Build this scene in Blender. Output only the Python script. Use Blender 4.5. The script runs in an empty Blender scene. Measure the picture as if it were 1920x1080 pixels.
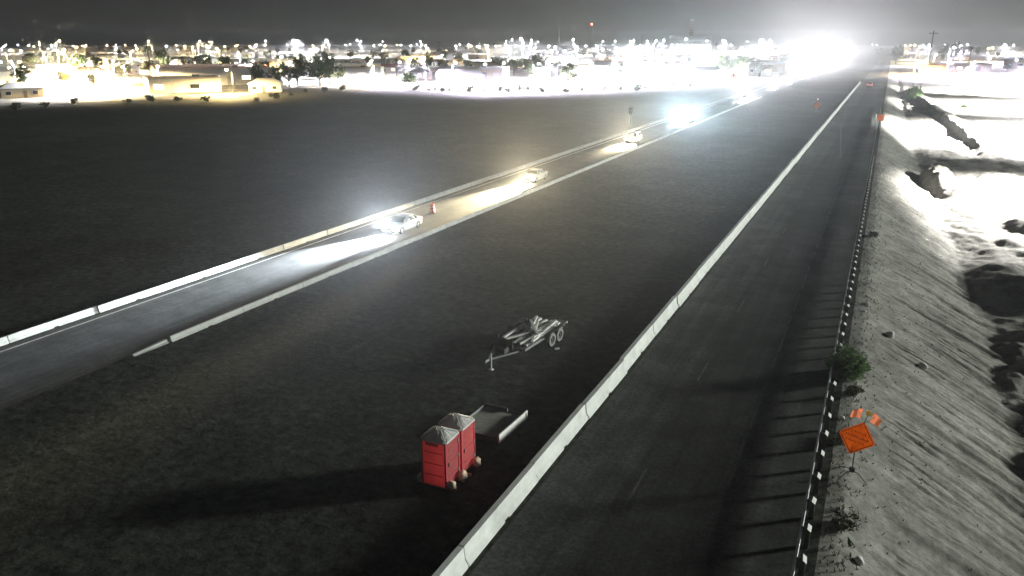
import bpy, bmesh, math, random
from mathutils import Vector, Matrix, noise
R = math.radians
S = bpy.context.scene
C = S.collection

# ------------------------------------------------------------------ camera
CAM_H = 17.0
cam_d = bpy.data.cameras.new('camera'); cam = bpy.data.objects.new('camera', cam_d); C.objects.link(cam)
cam_d.sensor_width = 36.0; cam_d.lens = 36.0 * 1450.0 / 1920.0
cam_d.clip_start = 0.5; cam_d.clip_end = 20000
cam.location = (0, 0, CAM_H)
cam.rotation_euler = (R(90 - 17.601), 0, R(25.174))
S.camera = cam

# ------------------------------------------------------------------ night sky
SUN_AZ = math.atan2(0.79, 0.61)          # from +Y towards +X: work lights on the right
SUN_EL = R(9.5)
W = bpy.data.worlds.new('World'); S.world = W; W.use_nodes = True
nt = W.node_tree; nt.nodes.clear()
sky = nt.nodes.new('ShaderNodeTexSky'); sky.sky_type = 'NISHITA'; sky.sun_disc = False
sky.sun_elevation = SUN_EL; sky.sun_rotation = SUN_AZ
hs = nt.nodes.new('ShaderNodeHueSaturation'); hs.inputs['Saturation'].default_value = 0.22
bg = nt.nodes.new('ShaderNodeBackground'); bg.inputs['Strength'].default_value = 0.0070
wo = nt.nodes.new('ShaderNodeOutputWorld')
nt.links.new(sky.outputs[0], hs.inputs['Color']); nt.links.new(hs.outputs[0], bg.inputs['Color']); nt.links.new(bg.outputs[0], wo.inputs['Surface'])

# ------------------------------------------------------------------ key light
sd = bpy.data.lights.new('sun', 'SUN'); sd.energy = 4.2; sd.angle = R(6.0); sd.color = (0.95, 1.0, 0.91)
sun = bpy.data.objects.new('sun', sd); C.objects.link(sun)
sdir = Vector((math.sin(SUN_AZ) * math.cos(SUN_EL), math.cos(SUN_AZ) * math.cos(SUN_EL), math.sin(SUN_EL)))
sun.rotation_euler = (-sdir).to_track_quat('-Z', 'Y').to_euler()
sun.location = (60, 60, 60)

vs = S.view_settings
vs.view_transform = 'Standard'; vs.look = 'None'; vs.gamma = 1.0; vs.exposure = 0.0; vs.use_curve_mapping = False
cy = S.cycles
cy.use_denoising = True
cy.use_adaptive_sampling = True; cy.adaptive_threshold = 0.03
cy.max_bounces = 5; cy.diffuse_bounces = 2; cy.glossy_bounces = 2; cy.transmission_bounces = 4; cy.volume_bounces = 0
cy.sample_clamp_indirect = 3.0
cy.use_light_tree = True

# ------------------------------------------------------------------ materials
MATS = {}
def new_mat(name):
    m = bpy.data.materials.new(name); m.use_nodes = True
    n = m.node_tree; b = n.nodes['Principled BSDF']
    return m, n, b
def ramp(n, stops):
    r = n.nodes.new('ShaderNodeValToRGB'); e = r.color_ramp.elements
    while len(e) > 1: e.remove(e[-1])
    for i, (p, c) in enumerate(stops):
        x = e[0] if i == 0 else e.new(p)
        x.position = p; x.color = (c, c, c, 1) if isinstance(c, (int, float)) else (*c, 1)
    return r
def mat(name, col, rough=0.8, var=0.25, scale=4.0, bump=0.0, metal=0.0, bscale=None, trans=0.0, coord='Object'):
    """plain painted/earthy material: two noises vary the colour, a third gives fine relief"""
    if name in MATS: return MATS[name]
    m, n, b = new_mat(name)
    tc = n.nodes.new('ShaderNodeTexCoord')
    geo = n.nodes.new('ShaderNodeNewGeometry')
    src = tc.outputs['Object'] if coord == 'Object' else geo.outputs['Position']
    nz = n.nodes.new('ShaderNodeTexNoise'); nz.inputs['Scale'].default_value = scale; nz.inputs['Detail'].default_value = 6
    nz.inputs['Roughness'].default_value = 0.65
    n.links.new(src, nz.inputs['Vector'])
    lo = tuple(c * (1 - var) for c in col); hi = tuple(min(1, c * (1 + var)) for c in col)
    r = ramp(n, [(0.3, lo), (0.7, hi)])
    n.links.new(nz.outputs['Fac'], r.inputs['Fac']); n.links.new(r.outputs['Color'], b.inputs['Base Color'])
    b.inputs['Roughness'].default_value = rough; b.inputs['Metallic'].default_value = metal
    if bump:
        n2 = n.nodes.new('ShaderNodeTexNoise'); n2.inputs['Scale'].default_value = bscale or scale * 6; n2.inputs['Detail'].default_value = 4
        n.links.new(src, n2.inputs['Vector'])
        bp = n.nodes.new('ShaderNodeBump'); bp.inputs['Strength'].default_value = bump; bp.inputs['Distance'].default_value = 0.05
        n.links.new(n2.outputs['Fac'], bp.inputs['Height']); n.links.new(bp.outputs['Normal'], b.inputs['Normal'])
    if trans:
        t = n.nodes.new('ShaderNodeBsdfTranslucent'); n.links.new(r.outputs['Color'], t.inputs['Color'])
        mx = n.nodes.new('ShaderNodeMixShader'); mx.inputs[0].default_value = trans
        out = n.nodes['Material Output']
        n.links.new(b.outputs[0], mx.inputs[1]); n.links.new(t.outputs[0], mx.inputs[2]); n.links.new(mx.outputs[0], out.inputs['Surface'])
    MATS[name] = m
    return m
def emit(name, col, strength):
    if name in MATS: return MATS[name]
    m, n, b = new_mat(name)
    b.inputs['Base Color'].default_value = (0.8, 0.8, 0.8, 1)
    b.inputs['Emission Color'].default_value = (*col, 1); b.inputs['Emission Strength'].default_value = strength
    MATS[name] = m
    return m
def ground_mat(name, lo, hi, big=0.05, fine=3.0, bump=0.5, streak=None, bands=None, bdist=0.08, speck=None):
    m, n, b = new_mat(name)
    geo = n.nodes.new('ShaderNodeNewGeometry'); L = n.links
    def nz(scale, detail, vec=None):
        x = n.nodes.new('ShaderNodeTexNoise'); x.inputs['Scale'].default_value = scale; x.inputs['Detail'].default_value = detail; x.inputs['Roughness'].default_value = 0.7
        L.new(vec or geo.outputs['Position'], x.inputs['Vector']); return x.outputs['Fac']
    def mix(kind, a, bb, fac=1.0):
        x = n.nodes.new('ShaderNodeMixRGB'); x.blend_type = kind; x.inputs['Fac'].default_value = fac
        L.new(a, x.inputs['Color1']); L.new(bb, x.inputs['Color2']); return x.outputs['Color']
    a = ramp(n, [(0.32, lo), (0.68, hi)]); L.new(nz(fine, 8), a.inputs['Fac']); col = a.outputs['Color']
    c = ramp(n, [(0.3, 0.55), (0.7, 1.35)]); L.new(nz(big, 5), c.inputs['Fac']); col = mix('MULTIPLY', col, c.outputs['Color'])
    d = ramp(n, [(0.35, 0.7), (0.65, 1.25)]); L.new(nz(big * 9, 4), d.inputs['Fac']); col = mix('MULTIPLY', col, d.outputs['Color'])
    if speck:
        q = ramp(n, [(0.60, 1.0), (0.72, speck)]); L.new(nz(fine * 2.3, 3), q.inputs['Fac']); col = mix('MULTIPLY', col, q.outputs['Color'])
    if streak:
        mp = n.nodes.new('ShaderNodeMapping'); mp.inputs['Scale'].default_value = (1.0, 0.02, 1.0); L.new(geo.outputs['Position'], mp.inputs['Vector'])
        s = ramp(n, [(0.35, 1 - streak), (0.65, 1 + streak)]); L.new(nz(1.6, 5, mp.outputs['Vector']), s.inputs['Fac']); col = mix('MULTIPLY', col, s.outputs['Color'])
    if bands:                                    # lanes paved at different times, with rail shade painted in: (x, tone) stops across the road
        sep = n.nodes.new('ShaderNodeSeparateXYZ'); L.new(geo.outputs['Position'], sep.inputs[0])
        wob = n.nodes.new('ShaderNodeMath'); wob.operation = 'MULTIPLY_ADD'; L.new(nz(0.6, 3), wob.inputs[0]); wob.inputs[1].default_value = 0.5; L.new(sep.outputs['X'], wob.inputs[2])
        mr = n.nodes.new('ShaderNodeMapRange'); x0, x1 = bands[0][0], bands[-1][0]
        mr.inputs['From Min'].default_value = x0 + .25; mr.inputs['From Max'].default_value = x1 + .25; L.new(wob.outputs[0], mr.inputs['Value'])
        s = ramp(n, [((x - x0) / (x1 - x0), t) for x, t in bands]); L.new(mr.outputs[0], s.inputs['Fac']); col = mix('MULTIPLY', col, s.outputs['Color'])
    L.new(col, b.inputs['Base Color']); b.inputs['Roughness'].default_value = 0.9
    b.inputs['Specular IOR Level'].default_value = 0.15
    bp = n.nodes.new('ShaderNodeBump'); bp.inputs['Strength'].default_value = bump; bp.inputs['Distance'].default_value = bdist
    L.new(nz(fine * 1.7, 7), bp.inputs['Height']); L.new(bp.outputs['Normal'], b.inputs['Normal'])
    MATS[name] = m
    return m

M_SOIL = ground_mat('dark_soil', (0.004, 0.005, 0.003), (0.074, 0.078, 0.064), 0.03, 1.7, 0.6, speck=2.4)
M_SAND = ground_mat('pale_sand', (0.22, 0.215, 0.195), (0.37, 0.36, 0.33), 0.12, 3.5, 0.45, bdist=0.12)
M_ROAD = ground_mat('asphalt_worn', (0.040, 0.042, 0.040), (0.105, 0.108, 0.103), 0.05, 5.0, 0.25, streak=0.22,
                    bands=[(-10.5, 1.25), (-9.2, 1.15), (-7.7, 1.0), (-7.0, 0.66), (-4.6, 0.62), (-3.9, 0.9), (-2.9, 1.15), (-1.7, 1.0), (-0.4, 0.75)])  # last stop paints the guardrail's shadow strip into the asphalt
M_ROADW = ground_mat('asphalt_smooth', (0.050, 0.052, 0.054), (0.085, 0.088, 0.09), 0.05, 5.0, 0.2, streak=0.25)
M_LOT = ground_mat('pale_gravel', (0.05, 0.048, 0.04), (0.34, 0.33, 0.30), 0.03, 0.12, 0.3)
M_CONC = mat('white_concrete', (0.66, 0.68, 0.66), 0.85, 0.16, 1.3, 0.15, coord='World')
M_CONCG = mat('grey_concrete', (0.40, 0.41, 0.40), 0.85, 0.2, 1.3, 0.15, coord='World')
M_CONCD = mat('dark_grey_concrete', (0.24, 0.245, 0.24), 0.85, 0.25, 1.3, 0.15, coord='World')  # darker concrete tone for the far row
M_PAINT = mat('worn_white_paint', (0.55, 0.55, 0.53), 0.8, 0.35, 2.5, coord='World')
M_FAINT = mat('faded_line_paint', (0.08, 0.083, 0.08), 0.9, 0.5, 1.2, coord='World')
M_GALV = mat('galvanised_steel', (0.55, 0.57, 0.57), 0.55, 0.15, 3.0, metal=0.3)
M_WOODP = mat('weathered_post', (0.13, 0.12, 0.10), 0.9, 0.3, 6.0, 0.2)
M_TAB = mat('plain_white', (0.66, 0.67, 0.65), 0.6, 0.05)
M_RED = mat('red_plastic', (0.96, 0.27, 0.28), 0.55, 0.10, 2.0, 0.0, trans=0.74)
M_REDR = mat('red_plastic_solid', (0.50, 0.06, 0.08), 0.5, 0.10, 3.0)
M_WPL = mat('white_roof_plastic', (0.74, 0.75, 0.74), 0.5, 0.12, 3.0, trans=0.25)
M_SKID = mat('skid_plastic', (0.45, 0.25, 0.18), 0.7, 0.2, 5.0)
M_SACK = mat('peach_sandbag', (0.78, 0.60, 0.46), 0.9, 0.2, 8.0, 0.4)
M_STEELD = mat('dark_painted_steel', (0.05, 0.05, 0.052), 0.6, 0.3, 5.0)
M_STEELG = mat('grey_painted_steel', (0.21, 0.22, 0.22), 0.55, 0.25, 5.0)
M_BOARD = mat('white_board', (0.76, 0.76, 0.73), 0.7, 0.15, 4.0)
M_DECK = mat('deck_plank', (0.10, 0.085, 0.065), 0.9, 0.35, 3.0)
M_TYRE = mat('tyre_rubber', (0.030, 0.030, 0.030), 0.9, 0.2, 6.0)
M_TYRED = mat('grey_tyre', (0.24, 0.24, 0.23), 0.9, 0.25, 6.0)  # lighter grey for the trailer tyres
M_RIM = mat('wheel_rim', (0.45, 0.46, 0.47), 0.4, 0.1, 5.0, metal=0.6)
M_ORANGE = mat('orange_sign_fabric', (0.92, 0.33, 0.06), 0.7, 0.15, 3.0, trans=0.72)
M_SHEET = mat('orange_sheet', (0.85, 0.20, 0.03), 0.7, 0.15, 3.0, trans=0.22)
M_FLAG = mat('orange_flag_cloth', (1.0, 0.27, 0.13), 0.8, 0.1, 6.0, trans=0.6)
M_BLACK = mat('black_print', (0.02, 0.018, 0.015), 0.8, 0.1)
M_SIGNBACK = mat('bare_aluminium', (0.35, 0.36, 0.36), 0.5, 0.1, metal=0.3)
M_ROCK = mat('pale_rock', (0.72, 0.71, 0.68), 0.9, 0.15, 5.0, 0.3)
M_GLASS = mat('dark_glass', (0.02, 0.022, 0.025), 0.08, 0.1)
M_BARK = mat('tree_bark', (0.11, 0.085, 0.06), 0.95, 0.3, 5.0)
M_LEAF = [mat('leaf_dark', (0.045, 0.060, 0.026), 0.8, 0.4, 0.7, trans=0.25), mat('leaf_olive', (0.070, 0.075, 0.032), 0.8, 0.4, 0.7, trans=0.25), mat('leaf_green', (0.05, 0.085, 0.03), 0.8, 0.4, 0.7, trans=0.25)]
M_BUSH = mat('bush_leaf', (0.15, 0.235, 0.10), 0.8, 0.4, 2.0, trans=0.3)
M_WEED = mat('dry_weed', (0.13, 0.125, 0.085), 0.9, 0.4, 3.0)

# ------------------------------------------------------------------ mesh helpers
class MB:
    def __init__(s): s.v = []; s.f = []
    def add(s, vs, fs):
        o = len(s.v); s.v += [tuple(v) for v in vs]; s.f += [tuple(i + o for i in f) for f in fs]; return s
    def box(s, c, d, rz=0.0, rx=0.0, ry=0.0, taper=1.0):
        x, y, z = d[0] / 2, d[1] / 2, d[2] / 2
        m = Matrix.Translation(c) @ Matrix.Rotation(rz, 4, 'Z') @ Matrix.Rotation(rx, 4, 'X') @ Matrix.Rotation(ry, 4, 'Y')
        p = [(-x, -y, -z), (x, -y, -z), (x, y, -z), (-x, y, -z), (-x * taper, -y * taper, z), (x * taper, -y * taper, z), (x * taper, y * taper, z), (-x * taper, y * taper, z)]
        return s.add([m @ Vector(q) for q in p], [(0, 3, 2, 1), (4, 5, 6, 7), (0, 1, 5, 4), (1, 2, 6, 5), (2, 3, 7, 6), (3, 0, 4, 7)])
    def loft(s, rings, caps=True, closed=True):
        k = len(rings[0]); vs = [p for r in rings for p in r]; fs = []
        for i in range(len(rings) - 1):
            for j in range(k if closed else k - 1):
                a, b = i * k + j, i * k + (j + 1) % k
                fs.append((a, b, b + k, a + k))
        if caps and closed: fs += [tuple(range(k - 1, -1, -1)), tuple(range((len(rings) - 1) * k, len(rings) * k))]
        return s.add(vs, fs)
    def tube(s, pts, r, n=8):
        pts = [Vector(p) for p in pts]; rings = []
        for i, p in enumerate(pts):
            d = (pts[min(i + 1, len(pts) - 1)] - pts[max(i - 1, 0)]).normalized()
            u = d.cross(Vector((0, 0, 1)) if abs(d.z) < 0.9 else Vector((1, 0, 0))).normalized(); w = d.cross(u)
            rr = r[i] if isinstance(r, (list, tuple)) else r
            rings.append([p + u * rr * math.cos(2 * math.pi * k / n) + w * rr * math.sin(2 * math.pi * k / n) for k in range(n)])
        return s.loft(rings)
    def quad(s, a, b, c, d): return s.add([a, b, c, d], [(0, 1, 2, 3)])
    def mesh(s, name, m, smooth=False):
        me = bpy.data.meshes.new(name); me.from_pydata(s.v, [], s.f); me.materials.append(m)
        bm = bmesh.new(); bm.from_mesh(me); bmesh.ops.recalc_face_normals(bm, faces=bm.faces); bm.to_mesh(me); bm.free()
        if smooth: me.polygons.foreach_set('use_smooth', [True] * len(me.polygons))
        return me
    def build(s, name, m, parent=None, smooth=False, bevel=0.0):
        o = bpy.data.objects.new(name, s.mesh(name, m, smooth)); C.objects.link(o); o.parent = parent
        if bevel:
            bm = bmesh.new(); bm.from_mesh(o.data)
            bmesh.ops.bevel(bm, geom=[e for e in bm.edges if e.is_manifold and e.calc_face_angle(0) > 0.5], offset=bevel, segments=2, affect='EDGES', profile=0.5)
            bm.to_mesh(o.data); bm.free()
        return o
def tag(o, label=None, cat=None, group=None, kind=None):
    if label: o['label'] = label
    if cat: o['category'] = cat
    if group: o['group'] = group
    if kind: o['kind'] = kind
    return o
def empty(name, loc=(0, 0, 0), rz=0.0, label=None, cat=None, group=None):
    o = bpy.data.objects.new(name, None); C.objects.link(o); o.location = loc; o.rotation_euler = (0, 0, rz); o.empty_display_size = 0.2
    return tag(o, label, cat, group)
KIDS = {}
def kids(o): return [x for x in ALL_OF(o)]
def ALL_OF(o): return o.children
def copy_tree(o, parent=None, loc=None, rz=None):
    c = o.copy(); C.objects.link(c); c.parent = parent
    if loc is not None: c.location = loc
    if rz is not None: c.rotation_euler = (0, 0, rz)
    for ch in o.children: copy_tree(ch, c)
    return c
def drop_tree(o):
    for ch in list(o.children): drop_tree(ch)
    bpy.data.objects.remove(o)
def link_mesh(name, me, parent=None, loc=(0, 0, 0), rot=(0, 0, 0), sc=(1, 1, 1)):
    o = bpy.data.objects.new(name, me); C.objects.link(o); o.parent = parent; o.location = loc; o.rotation_euler = rot; o.scale = sc; return o
def lamp(name, kind, energy, col, loc, parent=None, aim=None, size=150, blend=0.6, radius=0.25):
    d = bpy.data.lights.new(name, kind); d.energy = energy; d.color = col; d.shadow_soft_size = radius
    if kind == 'SPOT': d.spot_size = R(size); d.spot_blend = blend
    o = bpy.data.objects.new(name, d); C.objects.link(o); o.parent = parent; o.location = loc
    if aim is not None: o.rotation_euler = Vector(aim).to_track_quat('-Z', 'Y').to_euler()
    return o
def ordinal(n):
    return '%d%s' % (n, 'th' if 10 <= n % 100 <= 20 else {1: 'st', 2: 'nd', 3: 'rd'}.get(n % 10, 'th'))
def lerp_tab(t, x):
    if x <= t[0][0]: return t[0][1]
    for (a, p), (b, q) in zip(t, t[1:]):
        if x <= b: return p + (q - p) * (x - a) / (b - a)
    return t[-1][1]
def sm(a, b, x):
    t = min(1, max(0, (x - a) / (b - a))); return t * t * (3 - 2 * t)
# ================================================================== SETTING
TOE = [(0, 8.6), (40, 8.6), (62, 9.4), (80, 8.4), (105, 7.6), (150, 5.6), (200, 5.0), (260, 4.5), (400, 4.0)]
DROP = [(0, 4.4), (62, 4.2), (80, 4.0), (105, 3.6), (150, 2.6), (200, 1.9), (260, 1.4), (420, 0.8), (600, 0.3), (900, 0.0)]
MOUNDS = [  # x, y, rx, ry, height: spoil heaps and excavated lumps on the low ground, unseen ones added to cast shade
    (8.2, 131, 2.6, 6.5, 2.3), (10.6, 124, 2.6, 4, 1.1), (17.5, 137, 3, 5, 0.7), (20.5, 128, 3, 4, 0.8),
    (12, 80.5, 2.8, 5.0, 0.95), (15.5, 77, 2.2, 3.4, 0.93),
    (20, 106, 5, 4.5, 1.2), (27, 112, 6, 5, 1.3), (14.2, 96.5, 1.2, 2, 0.31),
    (19.5, 83.5, 3.6, 3.6, 0.93), (25, 78, 4, 4, 0.87), (16.5, 70, 2.5, 2.5, 0.6),
    (10.6, 62, 1.3, 1.6, 0.75), (9.8, 56.5, 1, 1.3, 0.7), (11.3, 58.5, 1.1, 1.5, 0.9), (12.2, 65, 1.3, 1.8, 0.8), (9.9, 52.5, 0.8, 1, 0.45), (11.8, 53, 0.9, 1.2, 0.6),
    (15.5, 54, 2.8, 2.6, 1.0), (12.6, 46, 2.2, 1.7, 1.1), (14, 36.5, 2.5, 2.5, 0.87), (18.5, 45, 3.5, 3, 0.62)]
def fb(x, y, s, seed=0.0, o=4):
    return noise.fractal(Vector((x * s, y * s, seed)), 0.8, 2.1, o)
def height(x, y):
    if x < 0.1 or y > 880: return 0.0
    toe = lerp_tab(TOE, y) + fb(0, y, 0.25, 3.0) * 0.9 + fb(0, y, 1.1, 9.0) * 0.35
    D = lerp_tab(DROP, y)
    s = (x - 0.45) / (toe - 0.45)
    if s <= 0: return -0.03 * max(0, x)
    t = min(s, 1.0)
    z = -D * (t * 0.82 + 0.18 * t * t)
    if y < 300:
        # rills washed down the slope: sharp narrow cuts, each with its own start and end
        q = y + 0.10 * x + 0.35 * fb(x * 0.5, y, 0.3, 5.0)
        g = abs(noise.noise(Vector((q * 1.5, x * 0.03, 1.0))))
        cut = max(0.0, 1 - g / 0.045)
        on = noise.noise(Vector((q * 0.35, x * 0.22, 7.0)))
        g2 = abs(noise.noise(Vector((q * 2.6, x * 0.05, 4.0)))); cut2 = max(0.0, 1 - g2 / 0.12)
        w = sm(0.10, 0.35, s) * (1 - sm(0.9, 1.05, s)) * (0.45 if y > 110 else 1.0)
        z -= w * (0.24 * cut * sm(-0.12, 0.25, on) + 0.04 * cut2 * sm(-0.1, 0.3, noise.noise(Vector((q * 0.5, x * 0.3, 2.0)))))
        z += w * 0.05 * fb(x, y * 0.5, 0.25, 11.0)
        z += 0.03 * fb(x, y, 1.5, 12.0)
    if s > 0.9:
        k = sm(0.9, 1.15, s) * (1 - sm(420, 700, y))
        z += k * (0.30 * fb(x, y, 0.16, 21.0) + 0.14 * fb(x, y, 0.6, 22.0) + 0.10 * (0.5 - abs(noise.noise(Vector((x * 1.3, y * 1.1, 5.0))))) - 0.25 * sm(1.0, 1.1, s) * (1 - sm(1.15, 1.6, s)))
        for mx, my, rx, ry, h in MOUNDS:
            d = ((x - mx) / rx) ** 2 + ((y - my) / ry) ** 2
            if d < 2.2:
                n = 1 + 0.28 * fb(x, y, 0.55, mx)
                z += k * h * n * max(0.0, 1 - sm(0, 1, d / 1.7))
        # long berm on the low ground, its near side steep
        if 150 < y < 360:
            bx = 17.8 - (y - 163) * 10.6 / 185 + 0.7 * fb(0, y, 0.06, 31.0)
            e = x - bx; hh = 1.5 * sm(155, 185, y) * (1 - sm(330, 358, y)) * (0.85 + 0.5 * fb(0, y, 0.08, 33.0))
            z += hh * (sm(-1.2, -0.1, e) if e < 0 else 1 - sm(0.6, 5.0, e))
    return z
def steps(*segs):
    out = []
    for a, b, d in segs:
        n = max(1, round((b - a) / d)); out += [a + (b - a) * i / n for i in range(n)]
    return out + [segs[-1][1]]
gx = steps((-4200, -1000, 800), (-1000, -60, 94), (-60, -0.6, 6), (-0.6, 0.4, 0.5), (0.4, 11, 0.22), (11, 30, 0.33), (30, 60, 3), (60, 200, 14), (200, 1000, 100), (1000, 4200, 800))
gy = steps((-60, 22, 4), (22, 62, 0.11), (62, 76, 0.2), (76, 140, 0.42), (140, 240, 1.0), (240, 400, 3), (400, 900, 25), (900, 5200, 430))
nx = len(gx)
gv = [(x, y, height(x, y)) for y in gy for x in gx]
gf = [(j * nx + i, j * nx + i + 1, (j + 1) * nx + i + 1, (j + 1) * nx + i) for j in range(len(gy) - 1) for i in range(nx - 1)]
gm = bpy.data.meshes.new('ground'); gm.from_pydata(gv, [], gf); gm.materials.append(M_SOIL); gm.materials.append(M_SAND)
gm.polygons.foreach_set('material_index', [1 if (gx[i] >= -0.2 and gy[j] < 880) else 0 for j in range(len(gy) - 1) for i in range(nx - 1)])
gm.polygons.foreach_set('use_smooth', [True] * len(gm.polygons))
ground = bpy.data.objects.new('ground', gm); C.objects.link(ground); tag(ground, 'dark soil field, sandy embankment and low sand beside the highway', 'ground', kind='structure')

def strip(name, x0, x1, y0, y1, z, m, parent=None, n=40):
    b = MB(); ys = [y0 + (y1 - y0) * (i / n) ** 1.6 for i in range(n + 1)]
    for a, c in zip(ys, ys[1:]): b.quad((x0, a, z), (x1, a, z), (x1, c, z), (x0, c, z))
    return b.build(name, m, parent)
roadE = tag(strip('road', -10.55, -0.62, -40, 900, 0.012, M_ROAD), 'dark closed carriageway between white barrier and guardrail', 'road', kind='structure')
roadW = tag(strip('road', -44.75, -36.95, -40, 900, 0.012, M_ROADW), 'open carriageway lit by oncoming headlights', 'road', kind='structure')
strip('edge_line', -44.36, -44.20, -40, 600, 0.017, M_PAINT, roadW)
strip('edge_line', -37.62, -37.50, -40, 600, 0.017, M_FAINT, roadW)
b = MB()
rnd = random.Random(4)
for y in [18 + 2.6 * i for i in range(48)]:
    if rnd.random() < 0.8:
        l = rnd.uniform(1.2, 2.5); x = -3.72 + rnd.uniform(-.02, .02); b.quad((x - .06, y, .017), (x + .06, y, .017), (x + .06, y + l, .017), (x - .06, y + l, .017))
b.build('faded_edge_line', M_FAINT, roadE)
for y in (25.6, 38.0, 50.2, 62.4, 74.6, 86.8, 99.0):
    MB().quad((-7.10, y, .017), (-7.0, y, .017), (-7.0, y + 2.6, .017), (-7.10, y + 2.6, .017)).build('lane_dash', M_FAINT, roadE)
MB().quad((-8.15, 186, .017), (-7.95, 186, .017), (-5.0, 130, .017), (-5.2, 130, .017)).build('lane_shift_line', M_FAINT, roadE)

# city floor: pale gravel beginning at the ragged far edge of the field
EDGE = [(-560, 20), (-330, 110), (-228, 136), (-216, 158), (-213, 168), (-196, 186), (-190, 192), (-203, 222), (-211, 246), (-196, 254), (-181, 262), (-150, 250), (-125, 250), (-112, 268), (-100, 296), (-92, 306), (-86, 318), (-75, 334), (-60, 372), (-48, 420)]
b = MB(); ed = []
for (x0, y0), (x1, y1) in zip(EDGE, EDGE[1:]):
    for i in range(8):
        t = i / 8; x = x0 + (x1 - x0) * t; y = y0 + (y1 - y0) * t; n_ = 7 * fb(x, y, 0.05, 2.0); ed.append((x + n_ * .5, y + n_))
for (x0, y0), (x1, y1) in zip(ed, ed[1:]):
    ring = [(x0, y0), (x1, y1)]
    for k0, k1 in ((1, 1.6), (1.6, 3), (3, 9)): b.quad((x0 * k0, y0 * k0, .06), (x1 * k0, y1 * k0, .06), (x1 * k1, y1 * k1, .06), (x0 * k1, y0 * k1, .06))
tag(b.build('city_ground', M_LOT), 'pale gravel lots and streets of the town beyond the field', 'ground', kind='structure')

# ------------------------------------------------------------------ concrete barriers
PROF = [(-0.30, 0.0), (-0.30, 0.08), (-0.17, 0.28), (-0.11, 0.81), (0.11, 0.81), (0.17, 0.28), (0.30, 0.08), (0.30, 0.0)]
def barrier_mesh(name, L, notch=True):
    st = [(0.02, 0), (0.05, 0)]
    if notch: st += [(L * .47, 0), (L * .472, 1), (L * .528, 1), (L * .53, 0)]
    st += [(L - .05, 0), (L - .02, 0)]
    rings = []
    for i, (y, nn) in enumerate(st):
        e = 0.025 if i in (0, len(st) - 1) else 0
        rings.append([(x * (1 - e * 2), y, max(z, 0.10) if nn else z * (1 - e * .6)) for x, z in PROF])
    return MB().loft(rings).mesh(name, M_CONC)
BL = 6.0
BAR = barrier_mesh('barrier_segment', BL)
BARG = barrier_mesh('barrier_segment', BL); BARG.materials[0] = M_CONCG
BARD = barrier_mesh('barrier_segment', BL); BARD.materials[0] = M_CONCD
rnd = random.Random(11)
def barrier_row(x, y0, n, where, group, zs=1.0, me=None):
    for i in range(n):
        o = link_mesh('barrier_segment', me or BAR, None, (x + rnd.uniform(-.03, .03), y0 + i * BL, 0.012), (0, 0, R(rnd.uniform(-.35, .35))))
        o.scale = (1 if zs > .9 else .62, 1, zs); o.rotation_euler[1] = R(rnd.uniform(-.5, .5))
        tag(o, 'white barrier segment %s, %s from the camera' % (where, ordinal(i + 1)), 'barrier', group)
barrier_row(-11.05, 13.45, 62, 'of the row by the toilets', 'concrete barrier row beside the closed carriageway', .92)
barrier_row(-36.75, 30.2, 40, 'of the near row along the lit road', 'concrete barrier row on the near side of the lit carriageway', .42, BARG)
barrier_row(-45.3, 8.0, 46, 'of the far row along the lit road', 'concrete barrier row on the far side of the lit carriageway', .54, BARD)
# tapered end pieces where the near row stops
for y, l, where in ((27.7, 2.4, 'closing the near row at the lit carriageway'),):
    rings = []
    for t in (0, .5, 1):
        s = 0.10 + 0.14 * t
        rings.append([(px * (0.7 + .3 * t), l * t * .98, pz * s) for px, pz in PROF])
    o = MB().loft(rings).build('barrier_end', M_CONCG); o.location = (-36.9, y, .012)
    tag(o, 'low tapered concrete barrier end ' + where, 'barrier')

# ------------------------------------------------------------------ guardrail on the embankment edge
GX = -0.55
rail = empty('guardrail', (GX, 16, 0), 0, 'steel guardrail on short posts along the embankment edge', 'guardrail')
wp = [(0.0, .43), (-.03, .46), (-.08, .50), (-.08, .54), (-.01, .58), (-.01, .60), (-.08, .64), (-.08, .68), (-.03, .72), (0.0, .75)]
prof = [(x, z) for x, z in wp] + [(x + .012, z) for x, z in reversed(wp)]
PAN = MB().loft([[(x - .16, 0.0, z) for x, z in prof], [(x - .16, 3.83, z) for x, z in prof]]).mesh('rail_panel', M_GALV)
PST = MB().box((0.11, 0, .33), (.05, .15, .82)).box((0.04, 0, .33), (.10, .02, .82)).box((-.03, 0, .33), (.05, .15, .82)).mesh('post', M_WOODP)
BLK = MB().box((-.10, 0, .58), (.14, .15, .36)).mesh('blockout', M_WOODP)
TABM = MB().box((0.10, -.02, .79), (.16, .40, .014), 0, 0, R(38)).mesh('lit_face_tab', M_TAB)  # white tabs added to pass for lit faces of rail and posts
NP = 112
for i in range(NP // 2):
    o = link_mesh('rail_panel', PAN, rail, (rnd.uniform(-.006, .006), i * 3.81, rnd.uniform(-.008, .008)))
for i in range(NP):
    p = link_mesh('post', PST, rail, (0, i * 1.905, rnd.uniform(-.015, .01)), (0, R(rnd.uniform(-1.5, 1.5)), 0))
    link_mesh('blockout', BLK, p)
    if i < 60 and i not in (13, 14): link_mesh('lit_face_tab', TABM, p, (0, 0, rnd.uniform(-.02, .02)), (0, 0, R(rnd.uniform(-6, 6))))
# white planks added to look like the lit far end of the rail
far_bar = empty('lit_rail_planks', (-1.0, 176, 0), R(1.0), 'white boards standing in for the lit far end of the guardrail', 'barrier')
for k in range(3): MB().box((0, 14, .35 + .32 * k), (.08, 27.5, .26)).build('plank', M_BOARD, far_bar)
for k in range(8): MB().box((.1, .6 + 3.8 * k, .55), (.1, .12, 1.1)).build('post', M_BOARD, far_bar)
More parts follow.
